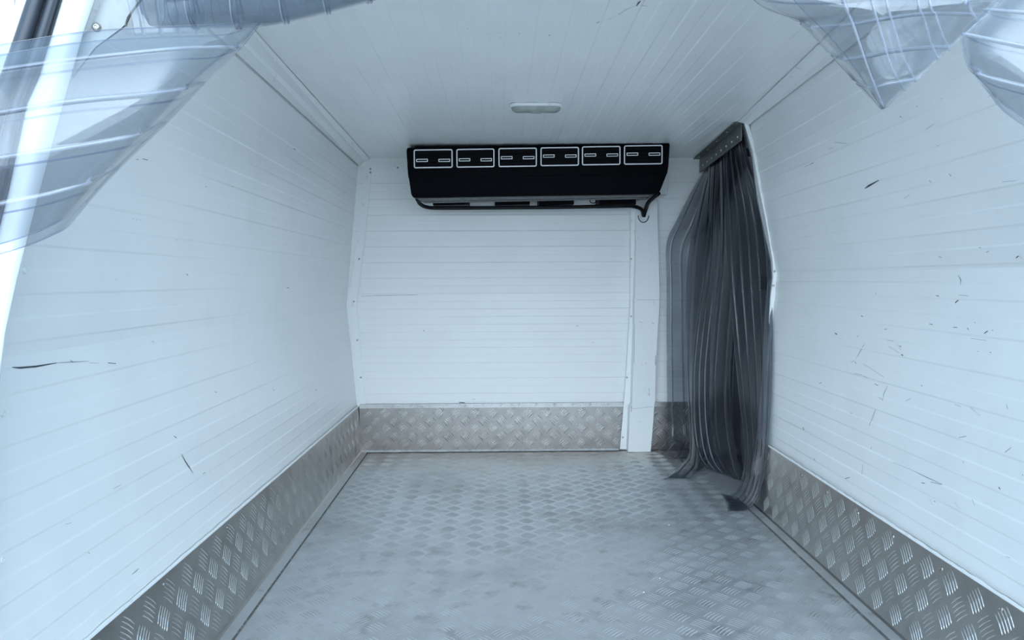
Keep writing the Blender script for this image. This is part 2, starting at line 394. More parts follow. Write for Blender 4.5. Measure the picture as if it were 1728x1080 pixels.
# cove strips: a folded sheet strip screwed along each long top corner
def cove(name, P, label, spots):
    """P: three lines, each ((x,y,z) far, (x,y,z) near)"""
    mb = MB()
    far = [Vector(a) for a, b in P]; near = [Vector(b) for a, b in P]
    mb.grid([near, far])
    ob = mb.build(name, PAINT, solid=.002)
    struct(ob, label, 'trim')
    def hit(px, py):
        o, d = ray(px, py); b = BVHTree.FromPolygons([Vector(v) for v in mb.v], mb.f).ray_cast(o, d); return b
    for px, py in spots:
        h, n, _, _ = hit(px, py)
        if h:
            if n.dot(ray(px, py)[1]) > 0: n = -n
            screws(ob, [(*(h + n * .001), *n)], .0036, PAINT)
    return ob
cove('trim_1', [((-.612, YB, ceil_z(YB) - .004), (-.567, YR, ceil_z(YR) - .004)),
                ((-.640, YB, 1.386), (-.587, YR, 1.396)),
                ((-.668 + .006, YB, 1.366), (-.600 + .006, YR, 1.352))],
     'narrow white folded corner strip along the left edge of the ceiling',
     [(464, 100), (502, 140), (533, 174), (577, 222), (594, 241), (541, 213), (514, 185), (483, 153), (442, 112)])
cove('trim_2', [((.880, YO, ceil_z(YO) - .004), (.735, YR, ceil_z(YR) - .004)),
                ((.902, YO, 1.402), (.765, YR, 1.405)),
                ((.922 - .006, YO, 1.392), (.785 - .006, YR, 1.368))],
     'narrow white folded corner strip along the right edge of the ceiling',
     [(1366, 94), (1386, 114), (1319, 135), (1337, 152), (1280, 170), (1296, 183)])

# --- bulkhead
rows = []; mb = MB()
prof = []   # (z, y offset towards the camera)
z = .16; k = 0
brk = .76
prof.append((z, 0))
z = .205
while z < 1.40:
    h = k % 2
    hh = .0016
    prof.append((z - CH, hh * h)); prof.append((z + CH, hh * (1 - h))); z += PITCH / 2; k += 1
prof.append((1.41, 0))

for X in (-.86, 1.20):
    rows.append([(X, byz(z) - o, z) for z, o in prof])
mb.grid(rows)
bvhB = BVHTree.FromPolygons([Vector(v) for v in mb.v], mb.f)
mb.box(-.86, 1.20, YB + .03, YB + .08, .0, 1.46)
marks_into(mb, [(1.2, 1, (610, 499.5), (650, 498.5)), (1.8, 1, (632, 498.8), (665, 498.2)), (1.4, 2, (665, 498.2), (705, 497.5)), (1.6, 2, (690, 498), (703, 497.6)),
                (2, 1, (714, 557), (716, 559)), (1.6, 2, (972, 549), (976, 551)), (1.4, 2, (998, 578), (1002, 578)), (3.5, 1, (775, 679), (784, 679.5)), (1.5, 2, (797, 674), (802, 673.5)),
                (1.5, 1, (974, 550), (976, 551))], bvhB)
wall_front = mb.build('wall_front', [PANEL_B, SCUFF, SCUFF_CREASE])
struct(wall_front, 'white horizontally ribbed bulkhead panel at the far end of the load space', 'wall')

# --- floor plate with raised five-bar pattern
def bars(mb, fn, u0, u1, v0, v1, pu, pv, mi, skip=None, L=.0235, wd=.0013, ht=.0014, gap=.0092, flip=False):
    """fn(u, v) -> (point, normal, du, dv)"""
    iu0, iu1 = int(u0 / pu) - 1, int(u1 / pu) + 2; iv0, iv1 = int(v0 / pv) - 1, int(v1 / pv) + 2
    for i in range(iu0, iu1):
        for j in range(iv0, iv1):
            for typ in (0, 1):
                cu = (i + .5 * typ) * pu; cv = (j + .5 * typ) * pv
                ang = math.radians(45 if typ == (1 if flip else 0) else -45)
                ca, sa = math.cos(ang), math.sin(ang)
                for b in range(-2, 3):
                    off = b * gap; Lb = L * (1 - .06 * abs(b))
                    st = []
                    for s_, wf, hf in ((-1, 0, 0), (-.75, .75, .8), (0, 1, 1), (.75, .75, .8), (1, 0, 0)):
                        a = s_ * Lb; o = off + .0022 * (1 - s_ * s_)
                        st.append((a, o, wf, hf))
                    uv = [(cu + a * ca - o * sa, cv + a * sa + o * ca) for a, o, _, _ in st]
                    if any(not (u0 <= p[0] <= u1 and v0 <= p[1] <= v1) for p in uv): continue
                    if skip and skip(cu, cv): continue
                    P = []; 
                    for (a, o, wf, hf), (uu, vv) in zip(st, uv):
                        if wf == 0:
                            p, n, _, _ = fn(uu, vv); P.append([p + n * .0002])
                        else:
                            row = []
                            for q, h in ((-1, 0), (0, 1), (1, 0)):
                                oo = o + q * wd * wf
                                p, n, _, _ = fn(cu + a * ca - oo * sa, cv + a * sa + oo * ca)
                                row.append(p + n * (ht * hf * h + .0001))
                            P.append(row)
                    vs_ = [p for r in P for p in r]
                    fs_ = [(0, 1, 2), (0, 2, 3), (1, 4, 5, 2), (2, 5, 6, 3), (4, 7, 8, 5), (5, 8, 9, 6), (7, 10, 8), (8, 10, 9)]
                    mb.add(vs_, fs_, mi)
PU, PV = .0865, .0735
mb = MB()
mb.box(-.78, 1.20, YR - .12, YB + .05, -.05, 0)
def floor_fn(u, v): return Vector((u, v, 0)), Vector((0, 0, 1)), None, None
bars(mb, floor_fn, -.66, .885, 1.0, 3.55, PU, PV, 1, ht=.0010)
random.seed(3)
for _ in range(26):           # crumbs and chips trodden onto the plate
    u, v = random.uniform(-.6, .85), random.uniform(1.6, 3.5); r = random.uniform(.0008, .002)
    mb.hexa([(u - r, v - r, 0), (u + r, v - r * .6, 0), (u + r, v + r, 0), (u - r * .7, v + r, 0)] + [(u - r * .6, v - r * .6, r), (u + r * .5, v - r * .5, r), (u + r * .5, v + r * .6, r), (u - r * .5, v + r * .5, r)], 2)
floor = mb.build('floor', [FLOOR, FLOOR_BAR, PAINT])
struct(floor, 'worn aluminium five-bar checker plate floor of the van', 'floor')

# --- kick plates (baseboards) of the same plate, with a fold onto the floor
def kick(name, bf, bn, tf, tn, yf, yn, sgn, label, flip=False):
    """bottom and top x far / near (z 0 and .22)"""
    mb = MB(); H = .222
    def pt(v, Y, off=0.0):
        t = (Y - yn) / (yf - yn); xb = bn + (bf - bn) * t; xt = tn + (tf - tn) * t
        return Vector((xb + (xt - xb) * v / H + sgn * off, Y, v))
    def fn(u, v):
        n = (pt(0, u) - pt(H, u)).cross(Vector((0, 1, 0))).normalized()
        if n.x * sgn < 0: n = -n
        return pt(v, u), n, None, None
    N = 24; random.seed(len(name))
    top = []
    for i in range(N + 1):
        Y = yn + (yf - yn) * i / N; top.append(H + random.uniform(-.0015, .0015))
    rows = []
    for i in range(N + 1):
        Y = yn + (yf - yn) * i / N
        rows.append([pt(0, Y) + Vector((sgn * .034, 0, .003)), pt(0, Y) + Vector((sgn * .006, 0, .0035)), pt(.006, Y), pt(top[i], Y), pt(top[i], Y) - Vector((sgn * .012, 0, 0))])
    mb.grid([r[1:] for r in rows]); mb.grid([r[:2] for r in rows], 3)
    bars(mb, fn, min(yn, yf) + .01, max(yn, yf) - .002, .008, H - .002, PU, PV, 1, flip=flip)
    def ffn(u, v): return pt(0, u) + Vector((sgn * v, 0, .003)), Vector((0, 0, 1)), None, None
    bars(mb, ffn, yn + .01, yf - .01, .006, .034, PU, PV, 1, L=.012, gap=.006)
    # dark strip paints the grimy, shadowed gap where the fold meets the floor
    mb.grid([[pt(0, yn + (yf - yn) * i / N) + Vector((sgn * .0335, 0, .0032)), pt(0, yn + (yf - yn) * i / N) + Vector((sgn * .0385, 0, .0008))] for i in range(N + 1)], 2)
    ob = mb.build(name, [ALU, ALU_BAR, SEALANT_SHADE, FLOOR]); struct(ob, label, 'kick plate')
    # white bead of sealant between plate and panel
    s = MB(); random.seed(5)
    n2 = 90; rw = []
    for i in range(n2 + 1):
        Y = yn + (yf - yn) * i / n2; q = random.uniform(.0006, .0032)
        rw.append([pt(H, Y) + Vector((-sgn * .004, 0, q + .001)), pt(H, Y) + Vector((sgn * .002, 0, q * .6)), pt(H, Y) + Vector((sgn * .0015, 0, -.002))])
    s.grid(rw); s.build('sealant_bead', PAINT, ob, smooth=True)
    return ob, pt
kl, ptL = kick('baseboard_left', -.680, -.648, -.688, -.700, YB, YR, 1, 'checker plate kick strip along the foot of the left wall')
kr, ptR = kick('baseboard_right', .922, .913, .968, .940, YO, YR, -1, 'riveted checker plate kick strip along the foot of the right wall', flip=True)
for px, py in ((1356, 798), (1397, 828), (1448, 864), (1508, 903), (1590, 958), (1690, 1027)):
    o, d = ray(px, py)
    best = None
    for i in range(400):
        Y = YR + (YO - YR) * i / 399; p = ptR(.20, Y)
        e = (p - o).normalized().dot(d)
        if best is None or e > best[0]: best = (e, p)
    screws(kr, [(*best[1], -.98, 0, .2)], .0055)
for Y in (1.5, 1.85, 2.2, 2.55, 2.9, 3.25):
    screws(kl, [(*ptL(.205, Y), 1, 0, .05)], .004)
# front kick plate stands on the bulkhead
mb = MB()
xa, xb = -.684, .945
fy = YB - .018
mb.quad((xa, fy, 0), (xb, fy, 0), (xb, fy, .212), (xa, fy, .212)); mb.quad((xa, fy, .212), (xb, fy, .212), (xb, YB - .010, .231), (xa, YB - .010, .231), 1); mb.quad((xa, YB - .010, .231), (xb, YB - .010, .231), (xb, YB, .232), (xa, YB, .232))  # lighter metal on the lip paints in the light its slope catches
mb.quad((xa, fy - .022, .003), (xb, fy - .022, .003), (xb, fy, .004), (xa, fy, .004))
def fn(u, v): return Vector((u, fy, v)), Vector((0, -1, 0)), None, None
bars(mb, fn, xa + .01, .93, .004, .213, PU, PV, 1, flip=True, ht=.0017, wd=.0019, gap=.0096)
def fn(u, v): return Vector((u, fy + (v - .212) * 1.1, v)), Vector((0, -.7, .7)), None, None
def fn2(u, v): return Vector((u, fy - v, .0035)), Vector((0, 0, 1)), None, None
bars(mb, fn2, xa + .03, .93, .001, .022, PU, PV, 1, L=.008, gap=.005)
def fn3(u, v): return Vector((u, fy + (v - .212) * .42, v)), Vector((0, -.92, .39)), None, None
bars(mb, fn3, xa + .02, .93, .212, .231, PU, PV / 2, 1, L=.0085, gap=.0055)
kf = mb.build('baseboard_front', [DULL, ALU_BAR]); struct(kf, 'checker plate kick strip along the foot of the bulkhead, below the refrigeration unit', 'kick plate')
s = MB(); random.seed(11); rw = []
for i in range(121):
    X = xa + .01 + (1.60 - .36) * i / 120; q = random.uniform(.003, .009)
    rw.append([(X, fy - .020 - q, .004), (X, fy - .010, .0045 + q * .3), (X, fy - .001, .005 + q * .5)])
s.grid(rw); s.build('sealant_bead', PAINT, kf)
for px in (621, 684, 747, 805, 866, 926, 986):
    p = at(px, 686, fy); screws(kf, [(p.x, fy, .204, 0, -1, 0)], .005)

# --- corner strip at the left end of the bulkhead (kinked like the wall)
def kinked(name, pts, width_px, label, th=.003, y=YB - .004, m=PAINT, spots=()):
    """pts: pixels of the left edge and right edge at the bulkhead's depth"""
    mb = MB()
    def on(px, py, g=0):
        Y = y + byz(at(px, py, YB).z) - YB + g
        return at(px, py, Y)
    rows = [[on(x0, yy), on(x1, yy)] for (x0, x1, yy) in pts]
    mb.grid(rows)
    o = mb.build(name, m, solid=th)
    struct(o, label, 'trim')
    for px, py in spots:
        p = on(px, py, -.002); screws(o, [(*p, 0, -1, 0)], .0045)
    return o
kinked('trim_3', [(616, 628, 279), (603, 617, 395), (588, 602, 512), (596, 609, 600), (605, 617, 686)], 12,
       'white kinked corner strip between the left wall and the bulkhead', spots=((606, 437), (597, 509), (603, 574), (609, 637), (625, 291)))
kinked('trim_4', [(616, 1180, 276), (616, 1180, 288)], 12, 'white flat strip across the top of the bulkhead behind the black unit', spots=((671, 283), (625, 285)))

# --- boxed duct running down the bulkhead to the right
Yc = 3.50
mb = MB()
duct = [(1073, 1109, 338), (1073, 1111, 420), (1072, 1113, 500), (1071, 1113, 507), (1071, 1110, 560), (1069, 1107, 612), (1067, 1105, 680), (1063, 1104, 690), (1060, 1098, 764)]
rows = []
for (x0, x1, yy) in duct:
    a = at(x0, yy, Yc); b = at(x1, yy, Yc)
    if yy == 764: a.z = b.z = .002
    rows.append([Vector((a.x - .004, YB, a.z)), a, b, Vector((b.x + .004, YB, b.z))])
mb.grid(rows)
mb.add(rows[0], [(0, 1, 2, 3)]); mb.add(rows[-1], [(3, 2, 1, 0)])
bvhD = BVHTree.FromPolygons([Vector(v) for v in mb.v], mb.f)
marks_into(mb, [(1.6, 1, (1073, 403), (1074, 420)), (1.4, 1, (1074, 506), (1112, 506)), (1.4, 1, (1071, 548), (1070, 615)), (1.6, 1, (1089, 613), (1091, 613)),  # strokes across the kinks draw dark crease lines
                (2, 1, (1106, 600), (1106, 616)), (1.6, 2, (1079, 543), (1084, 544)), (1.6, 1, (1092, 664), (1097, 667)), (1.6, 1, (1095, 655), (1096, 668)), (2, 1, (1067, 612), (1073, 615)),
                (1.4, 2, (1067, 690), (1102, 686)), (2, 1, (1066, 684), (1065, 695)), (1.4, 1, (1104, 680), (1103, 700)), (2, 2, (1100, 545), (1104, 546))], bvhD)
du = mb.build('trim_5', [PAINT, SCUFF, SCUFF_CREASE]); struct(du, 'white kinked boxed duct cover running down the bulkhead beside the grey curtain', 'duct cover')
kinked('trim_6', [(1064, 1072, 345), (1064, 1071, 500), (1064, 1071, 508), (1056, 1068, 640), (1046, 1060, 758)], 8,
       'narrow white screwed flange down the left side of the duct cover', y=YB - .024, spots=((1065, 437), (1065, 534), (1058, 637), (1051, 738)))

# --- side door recess: dark sliding door beyond the grey curtain
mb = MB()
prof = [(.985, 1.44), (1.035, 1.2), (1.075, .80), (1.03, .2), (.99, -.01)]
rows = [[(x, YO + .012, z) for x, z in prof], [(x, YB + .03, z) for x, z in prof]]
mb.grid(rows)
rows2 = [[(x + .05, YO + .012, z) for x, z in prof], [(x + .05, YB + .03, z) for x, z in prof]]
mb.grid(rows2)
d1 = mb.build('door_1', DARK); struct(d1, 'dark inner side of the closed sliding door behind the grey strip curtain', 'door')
s = MB(); s.box(1.055, 1.08, 3.0, 3.35, .78, .83); s.box(1.03, 1.07, 3.05, 3.09, .79, .82); s.box(1.03, 1.045, 3.05, 3.25, .79, .82)
s.build('handle', RUBBER, d1, bevel=.004)

# edge strip at the near side of the opening
mb = MB()
edge = [(1256, 1262, 207), (1270, 1275, 253), (1280, 1284.5, 311), (1294, 1300, 380), (1304, 1311.5, 440), (1305, 1312.5, 468), (1301, 1308, 500), (1298, 1302, 540), (1294, 1300, 640), (1284, 1291, 752)]
rows = [[at(x0 - 8, y, YO + .10), at(x0, y, YO - .004), at(x1, y, YO - .008), at(x1 + 1, y, YO - .004)] for x0, x1, y in edge]
mb.grid(rows)
t7 = mb.build('trim_7', PAINT, solid=.002); struct(t7, 'thin white kinked edging along the rear side of the side door opening', 'trim')
for px, py in ((1309, 458), (1307, 482)):
    p = at(px - 2, py, YO - .009); screws(t7, [(*p, -.3, -1, 0)], .004)

s = MB(); a = at(1262, 250, YO - .012); b = at(1266.5, 264, YO - .012)
s.hexa([(a.x, a.y, b.z), (b.x, a.y, b.z), (b.x, a.y + .01, b.z), (a.x, a.y + .01, b.z), (a.x - .006, a.y, a.z), (b.x - .008, a.y, a.z), (b.x - .008, a.y + .01, a.z), (a.x - .006, a.y + .01, a.z)])
s.build('latch', BLACK_IN, t7)

# --- rear jamb, rubber door seal and corner plate at the left of the rear opening
mb = MB()
jl = [(128, 176, -60), (109, 159, 0), (91, 138, 60), (70, 118, 132), (50, 106, 175), (19, 66, 323), (0, 46, 400), (-12, 28, 470), (-22, 8, 560), (-30, 0, 620), (-34, -12, 760), (-30, -14, 900), (-30, -16, 1100), (-30, -16, 1330)]
Yj = 1.045
def yj(y): return Yj - .06 * min(1, max(0, (y - 330) / 260))
rows = [[at(x0 - 12, y, yj(y) + .05), at(x0 - 3, y, yj(y) + .012), at(x0 + 4, y, yj(y)), at(x1, y, yj(y) + .004), at(x1 + 2, y, yj(y) + .02)] for x0, x1, y in jl]
mb.grid(rows)
jm = mb.build('trim_8', JAMB, smooth=True); struct(jm, 'glossy white painted rear door jamb at the left edge of the opening', 'door jamb')
mb = MB()
sl = [(66, 128, -60), (45, 109, 0), (25, 91, 60), (5, 70, 120), (-20, 50, 175), (-70, 19, 323), (-95, 0, 400), (-120, -12, 470), (-150, -22, 560), (-160, -30, 620), (-165, -34, 760), (-150, -20, 900), (-140, -10, 1100), (-135, -5, 1330)]
def prof_seal(x0, x1, y):
    out = []
    for t, d in ((0, .02), (.04, -.006), (.25, -.012), (.44, -.004), (.5, .018), (.56, -.002), (.66, -.012), (.78, -.008), (.86, .012), (.92, 0), (1, .014)):
        out.append(at(x0 + (x1 - x0) * t, y, yj(y) + .015 + d))
    return out
mb.grid([prof_seal(*q) for q in sl])
se = mb.build('trim_9', SEAL, smooth=True, solid=.003); struct(se, 'dark grooved rubber seal and door edge outside the white jamb', 'door seal')
mb = MB()
P = [at(x, y, 1.062) for x, y in ((138, 60), (150, 50), (163, 22), (176, -10), (250, -14), (236, 0), (222, 18), (212, 40), (205, 47), (160, 80), (118, 135))]
mb.add(P, [tuple(range(len(P)))])
mb.add([p + Vector((0, .004, 0)) for p in P], [tuple(reversed(range(len(P))))])
cp = mb.build('trim_10', PLATE_SHADE); struct(cp, 'white corner plate with a screw at the top of the left rear jamb', 'trim')
p = at(163, 46, 1.061); screws(cp, [(*p, 0, -1, 0)], .006)
s = MB(); s.tube([at(x, y, 1.058) for x, y in ((212, 44), (216, 30), (224, 18), (238, 0), (248, -12))], .0016, 6); s.build('sealant_bead', SEALANT_SHADE, cp)
# white capped screws close to the left wall's rear edge
for px, py in ((42, 456), (4, 698), (3, 945), (97, 236)):
    o, d = ray(px, py); h, n, _, _ = bvhL.ray_cast(o, d)
    if h:
        if n.dot(d) > 0: n = -n
        screws(wall_left, [(*h, *n)], .0055, PAINT, 'screw_cap')

mb = MB(); rows = []
for z in [i * .1 for i in range(-1, 16)]:
    a, b, c_ = RN; q = min(max(z, a[1]), c_[1])
    x = a[0] + (b[0] - a[0]) * (q - a[1]) / (b[1] - a[1]) if q < b[1] else b[0] + (c_[0] - b[0]) * (q - b[1]) / (c_[1] - b[1])
    y = YR - .07 * min(1, max(0, (.86 - z) / .25)) - .006
    rows.append([(x, y + .01, z), (x + .012, y, z), (x + .08, y, z), (x + .09, y + .02, z), (1.25, y + .03, z)])
mb.grid(rows)
struct(mb.build('trim_12', JAMB, smooth=True, solid=.002), 'glossy white painted rear door jamb at the right edge of the opening', 'door jamb')

# --- outside: outer skin, ground, so that daylight only enters at the rear
mb = MB()
mb.box(-.83, -.80, 1.26, YB + .3, -.4, 1.60); mb.box(1.24, 1.29, YR + .02, YB + .3, -.4, 1.60); mb.box(-.83, 1.29, 1.26, YB + .3, 1.54, 1.60)
mb.box(-.83, 1.29, YB + .25, YB + .3, -.4, 1.62); mb.box(-.83, 1.29, YR - .05, YB + .3, -.12, -.06)
mb.box(1.02, 1.29, YR - .02, YR + .02, -.1, 1.62); mb.box(-.60, 1.29, YR - .03, YR + .02, 1.475, 1.62)
struct(mb.build('trim_11', SKIN), 'white outer body skin of the van around the rear opening', 'van body')
mb = MB(); mb.box(-40, 40, -40, 40, -.62, -.60)
struct(mb.build('ground', GROUND), 'grey asphalt ground outside behind the van', 'ground')

# ------------------------------------------------------------------ refrigeration unit
ac = empty('evaporator_unit', (.16, 3.25, 1.18))
tag(ac, 'long black ceiling-mounted refrigeration unit with six white-outlined air vents on the bulkhead', 'refrigeration unit')
TILT = .009      # it hangs a touch out of level
def A(px, py, Y): return at(px, py, Y)
YA = 3.17
mb = MB()
# outline rows down the front: (left px, right px, left py, right py, Y)
rows_ = [(690, 1126, 249, 239.5, 3.215), (687, 1129, 250.5, 241, 3.175), (686, 1130, 255, 246, YA), (688, 1128, 288, 280, YA), (689, 1126, 299, 292, YA + .002), (690, 1125, 301, 294, YA + .005), (694, 1114, 328, 322, YA + .03),
         (697, 1110, 333, 327, YA + .034), (703, 1104, 334.5, 328.5, YA + .045)]
R = []
for (xl, xr, yl, yr, Y) in rows_:
    R.append([A(xl, yl, Y), A(xr, yr, Y)])
front = [[a, b] for a, b in R]
back_bottom = [Vector((R[-1][0].x, 3.36, R[-1][0].z)), Vector((R[-1][1].x, 3.36, R[-1][1].z))]
back_top = [Vector((R[0][0].x, 3.36, R[0][0].z)), Vector((R[0][1].x, 3.36, R[0][1].z))]
mb.grid([back_top] + front + [back_bottom, back_top])
loopL = [back_top[0]] + [r[0] for r in R] + [back_bottom[0]]; loopR = [back_top[1]] + [r[1] for r in R] + [back_bottom[1]]
mb.add(loopL, [tuple(range(len(loopL)))]); mb.add(loopR, [tuple(reversed(range(len(loopR))))])
hous = mb.build('housing', BLACK, ac, bevel=.002)
mb = MB()
tl = A(700, 246, 3.23); tr_ = A(1124, 238, 3.23)
mb.hexa([(tl.x, 3.23, tl.z - .02), (tr_.x, 3.23, tr_.z - .02), (tr_.x, 3.42, tr_.z - .02), (tl.x, 3.42, tl.z - .02),
         (tl.x, 3.23, ceil_z(3.2) - .003), (tr_.x, 3.23, ceil_z(3.2) - .003), (tr_.x, 3.42, ceil_z(3.4) - .003), (tl.x, 3.42, ceil_z(3.4) - .003)])
mb.build('mounting_plate', BLACK_IN, ac)
def outline(mb, cx, cz, w_, h_, r, t, Y, slope, d=.004, mi=0):
    """rounded rectangular frame standing proud of the front"""
    def ring(w2, h2, rr, yo):
        pts = []
        for k, (sx_, sz_) in enumerate(((1, 1), (-1, 1), (-1, -1), (1, -1))):
            for q in range(5):
                a = math.radians(90 * k + q * 22.5)
                x_ = sx_ * (w2 - rr) + rr * math.cos(a); z_ = sz_ * (h2 - rr) + rr * math.sin(a)
                pts.append(Vector((cx + x_, Y + yo, cz + z_ + slope * x_)))
        return pts
    o0, o1 = ring(w_ / 2, h_ / 2, r, 0), ring(w_ / 2, h_ / 2, r, -d)
    i1, i0 = ring(w_ / 2 - t, h_ / 2 - t, max(r - t, .001), -d), ring(w_ / 2 - t, h_ / 2 - t, max(r - t, .001), 0)
    mb.grid([o0, o1, i1, i0], mi, True)
vents = [(698, 764, 252, 283.5, 271), (770, 834.5, 251, 282.5, 270), (841, 906, 249.5, 281.5, 266.5), (912, 977, 248.3, 280, 263.7), (982, 1047, 246.6, 278.6, 262), (1053, 1118, 245, 277.5, 260.5)]
for i, (x0, x1, y0, y1, ys) in enumerate(vents):
    a = A(x0, y0, YA - .002); b = A(x1, y1, YA - .002)
    cx, cz = (a.x + b.x) / 2, (a.z + b.z) / 2; w_, h_ = b.x - a.x, a.z - b.z
    s = MB(); outline(s, cx, cz, w_, h_, .008, .0048, YA, .012)
    v = s.build('air_vent', WHITE_LINE, ac, bevel=.0008); v['label'] = 'white rounded vent frame'
    # louvre: tilted black flap inside, with shallow ridges
    s = MB(); w2, h2 = w_ / 2 - .008, h_ / 2 - .007
    tilt = .003
    for k in range(4):
        z0 = cz - h2 + k * h2 / 2; z1 = z0 + h2 / 2 - .003
        s.hexa([(cx - w2, YA - .0015, z0), (cx + w2, YA - .0015, z0 + .002), (cx + w2, YA + .002, z0 + .002), (cx - w2, YA + .002, z0),
                (cx - w2, YA - .0015 - tilt, z1), (cx + w2, YA - .0015 - tilt, z1 + .002), (cx + w2, YA + .002, z1 + .002), (cx - w2, YA + .002, z1)])
    s.build('louver', BLACK_IN, v)
    sz = A((x0 + x1) / 2, ys, YA).z
    for sx_ in (-1, 1):
        s = MB(); outline(s, cx + sx_ * w_ * .285, sz, w_ * .30, .0125, .002, .0030, YA - .004, .012, .003)
        s.build('slot', WHITE_LINE, v)
# underside tray, dark blocks, drain hose
mb = MB()
tz = A(700, 334, 3.21).z
x0_, x1_ = A(705, 334, 3.21).x, A(1100, 334, 3.21).x
rows = []
for k, (Y, dz) in enumerate(((3.215, -.001), (3.24, -.008), (3.27, -.006), (3.275, -.010), (3.33, -.010), (3.36, -.004), (3.37, .02))):
    rows.append([(x0_ + .004 * k, Y, tz + dz), (x1_ - .004 * k, Y, tz + dz + .016)])
mb.grid(rows); mb.build('drip_tray', GREYTRAY, ac, solid=.002)
for (xa_, xb_) in ((731, 791), (835, 894), (909, 968), (1011, 1072)):
    s = MB(); a = A(xa_, 340, 3.40); b = A(xb_, 346.8, 3.40)
    s.hexa([(a.x, 3.38, b.z), (b.x, 3.38, b.z + .003), (b.x, 3.565, b.z + .003), (a.x, 3.565, b.z), (a.x, 3.38, a.z + .06), (b.x, 3.38, a.z + .06), (b.x, 3.565, a.z + .06), (a.x, 3.565, a.z + .06)])
    s.build('bracket', BLACK, ac, bevel=.003)
mb = MB()
hp = cat_rom([tuple(A(x, y, Y)) for x, y, Y in ((704, 336, 3.30), (709, 344, 3.34), (720, 349.5, 3.38), (745, 351, 3.40), (850, 350.5, 3.40), (960, 349.5, 3.40), (1050, 347.5, 3.42), (1072, 349, 3.44), (1083, 354, 3.46), (1086, 364, 3.485))], 60)
mb.tube(hp, .0088, 10); mb.build('drain_hose', RUBBER, ac, smooth=True)
mb = MB()
mb.tube(cat_rom([tuple(A(x, y, Y)) for x, y, Y in ((1112, 326, 3.34), (1102, 334, 3.38), (1094, 342, 3.42), (1090, 352, 3.46), (1086, 365, 3.488))], 24), .0095, 10)
mb.build('outlet_hose', RUBBER, ac, smooth=True)
mb = MB(); c = A(1001, 337, 3.42)
mb.tube([c + Vector((.016 * math.cos(a), 0, .016 * math.sin(a))) for a in [k * math.pi / 10 for k in range(21)]], .0022, 6, cap=False)
mb.build('ring', RUBBER, ac, smooth=True)
# torn white filler round the hose hole in the duct
mb = MB(); c = at(1086, 362, 3.497)
mb.tube([c + Vector((.019 * math.cos(a), 0, .026 * math.sin(a) - .004)) for a in [math.pi + k * math.pi / 12 for k in range(13)]], .0042, 7)
hf = mb.build('hose_collar', PAINT, du, smooth=True)
mb = MB(); mb.tube([c + Vector((.0255 * math.cos(a), 0.001, .033 * math.sin(a) - .004)) for a in [math.pi + k * math.pi / 12 for k in range(13)]], .0016, 6)
mb.build('hole_edge', BLACK_IN, du, smooth=True)

# white filler block behind the unit's right end
mb = MB(); a = at(1108, 285, 3.5); b = at(1127, 328, 3.5)
mb.hexa([(a.x, 3.5, b.z), (b.x, 3.5, b.z), (b.x, YB, b.z), (a.x, YB, b.z), (a.x, 3.5, a.z), (b.x, 3.5, a.z), (b.x, YB, a.z), (a.x, YB, a.z)])
mb.hexa([(a.x, 3.49, b.z - .012), (b.x - .02, 3.49, b.z - .012), (b.x - .02, YB, b.z - .012), (a.x, YB, b.z - .012), (a.x, 3.5, b.z), (b.x, 3.5, b.z), (b.x, YB, b.z), (a.x, YB, b.z)])
cc = mb.build('cable_cover', PAINT, bevel=.003); tag(cc, 'small white boxed cover on the bulkhead behind the right end of the black unit', 'cover')

# ------------------------------------------------------------------ ceiling lamp
cL = at(904.5, 173, 2.52); lx = cL.x; ly = 2.52; lz = ceil_z(2.52) - .001
lamp = empty('ceiling_lamp', (lx, ly, lz))
tag(lamp, 'small oval white interior lamp with a grey lens on the ceiling before the black unit', 'lamp')
def rr_ring(w2, d2, r, z):
    pts = []
    for k, (sx_, sy_) in enumerate(((1, 1), (-1, 1), (-1, -1), (1, -1))):
        for q in range(7):
            a = math.radians(90 * k + q * 15); pts.append((lx + sx_ * (w2 - r) + r * math.cos(a), ly + sy_ * (d2 - r) + r * math.sin(a), z))
    return pts
mb = MB()
mb.grid([rr_ring(.089, .034, .028, lz), rr_ring(.089, .034, .028, lz - .006), rr_ring(.087, .032, .027, lz - .009), rr_ring(.083, .028, .024, lz - .009)], 0, True)
mb.build('base', PAINT, lamp, smooth=True)
mb = MB()
rg = [rr_ring(.084, .029, .025, lz - .006), rr_ring(.081, .027, .023, lz - .016), rr_ring(.075, .022, .019, lz - .021), rr_ring(.05, .01, .009, lz - .022)]
mb.grid(rg, 0, True); mb.add(rg[-1], [tuple(range(len(rg[-1])))])
mb.build('lamp_shade', LENS, lamp, smooth=True)
mb = MB(); mb.box(lx - .016, lx + .016, ly - .008, ly + .008, lz - .0265, lz - .02); mb.build('switch', LENS, lamp, bevel=.002)

# ------------------------------------------------------------------ grey strip curtain in the side doorway
cur = empty('strip_curtain', (.93, 3.15, 0))
tag(cur, 'dark grey ribbed strip curtain hanging in the side doorway, its feet curling on the floor', 'strip curtain')
mb = MB()
a0, a1 = Vector((.945, YB - .003, ceil_z(YB) - .004)), Vector((.893, YO + .005, ceil_z(YO) - .004))
dn = Vector((0, 0, -.066)); inn = Vector((-.028, 0, -.001))
mb.hexa([a0 + inn, a1 + inn, a1, a0, a0 + inn + Vector((0, 0, -.003)), a1 + inn + Vector((0, 0, -.003)), a1 + Vector((0, 0, -.003)), a0 + Vector((0, 0, -.003))])
mb.hexa([a0, a1, a1 + Vector((.004, 0, 0)), a0 + Vector((.004, 0, 0)), a0 + dn, a1 + dn, a1 + dn + Vector((.004, 0, 0)), a0 + dn + Vector((.004, 0, 0))])
rail = mb.build('rail', RAILM, cur); rail['label'] = 'dull riveted metal rail'
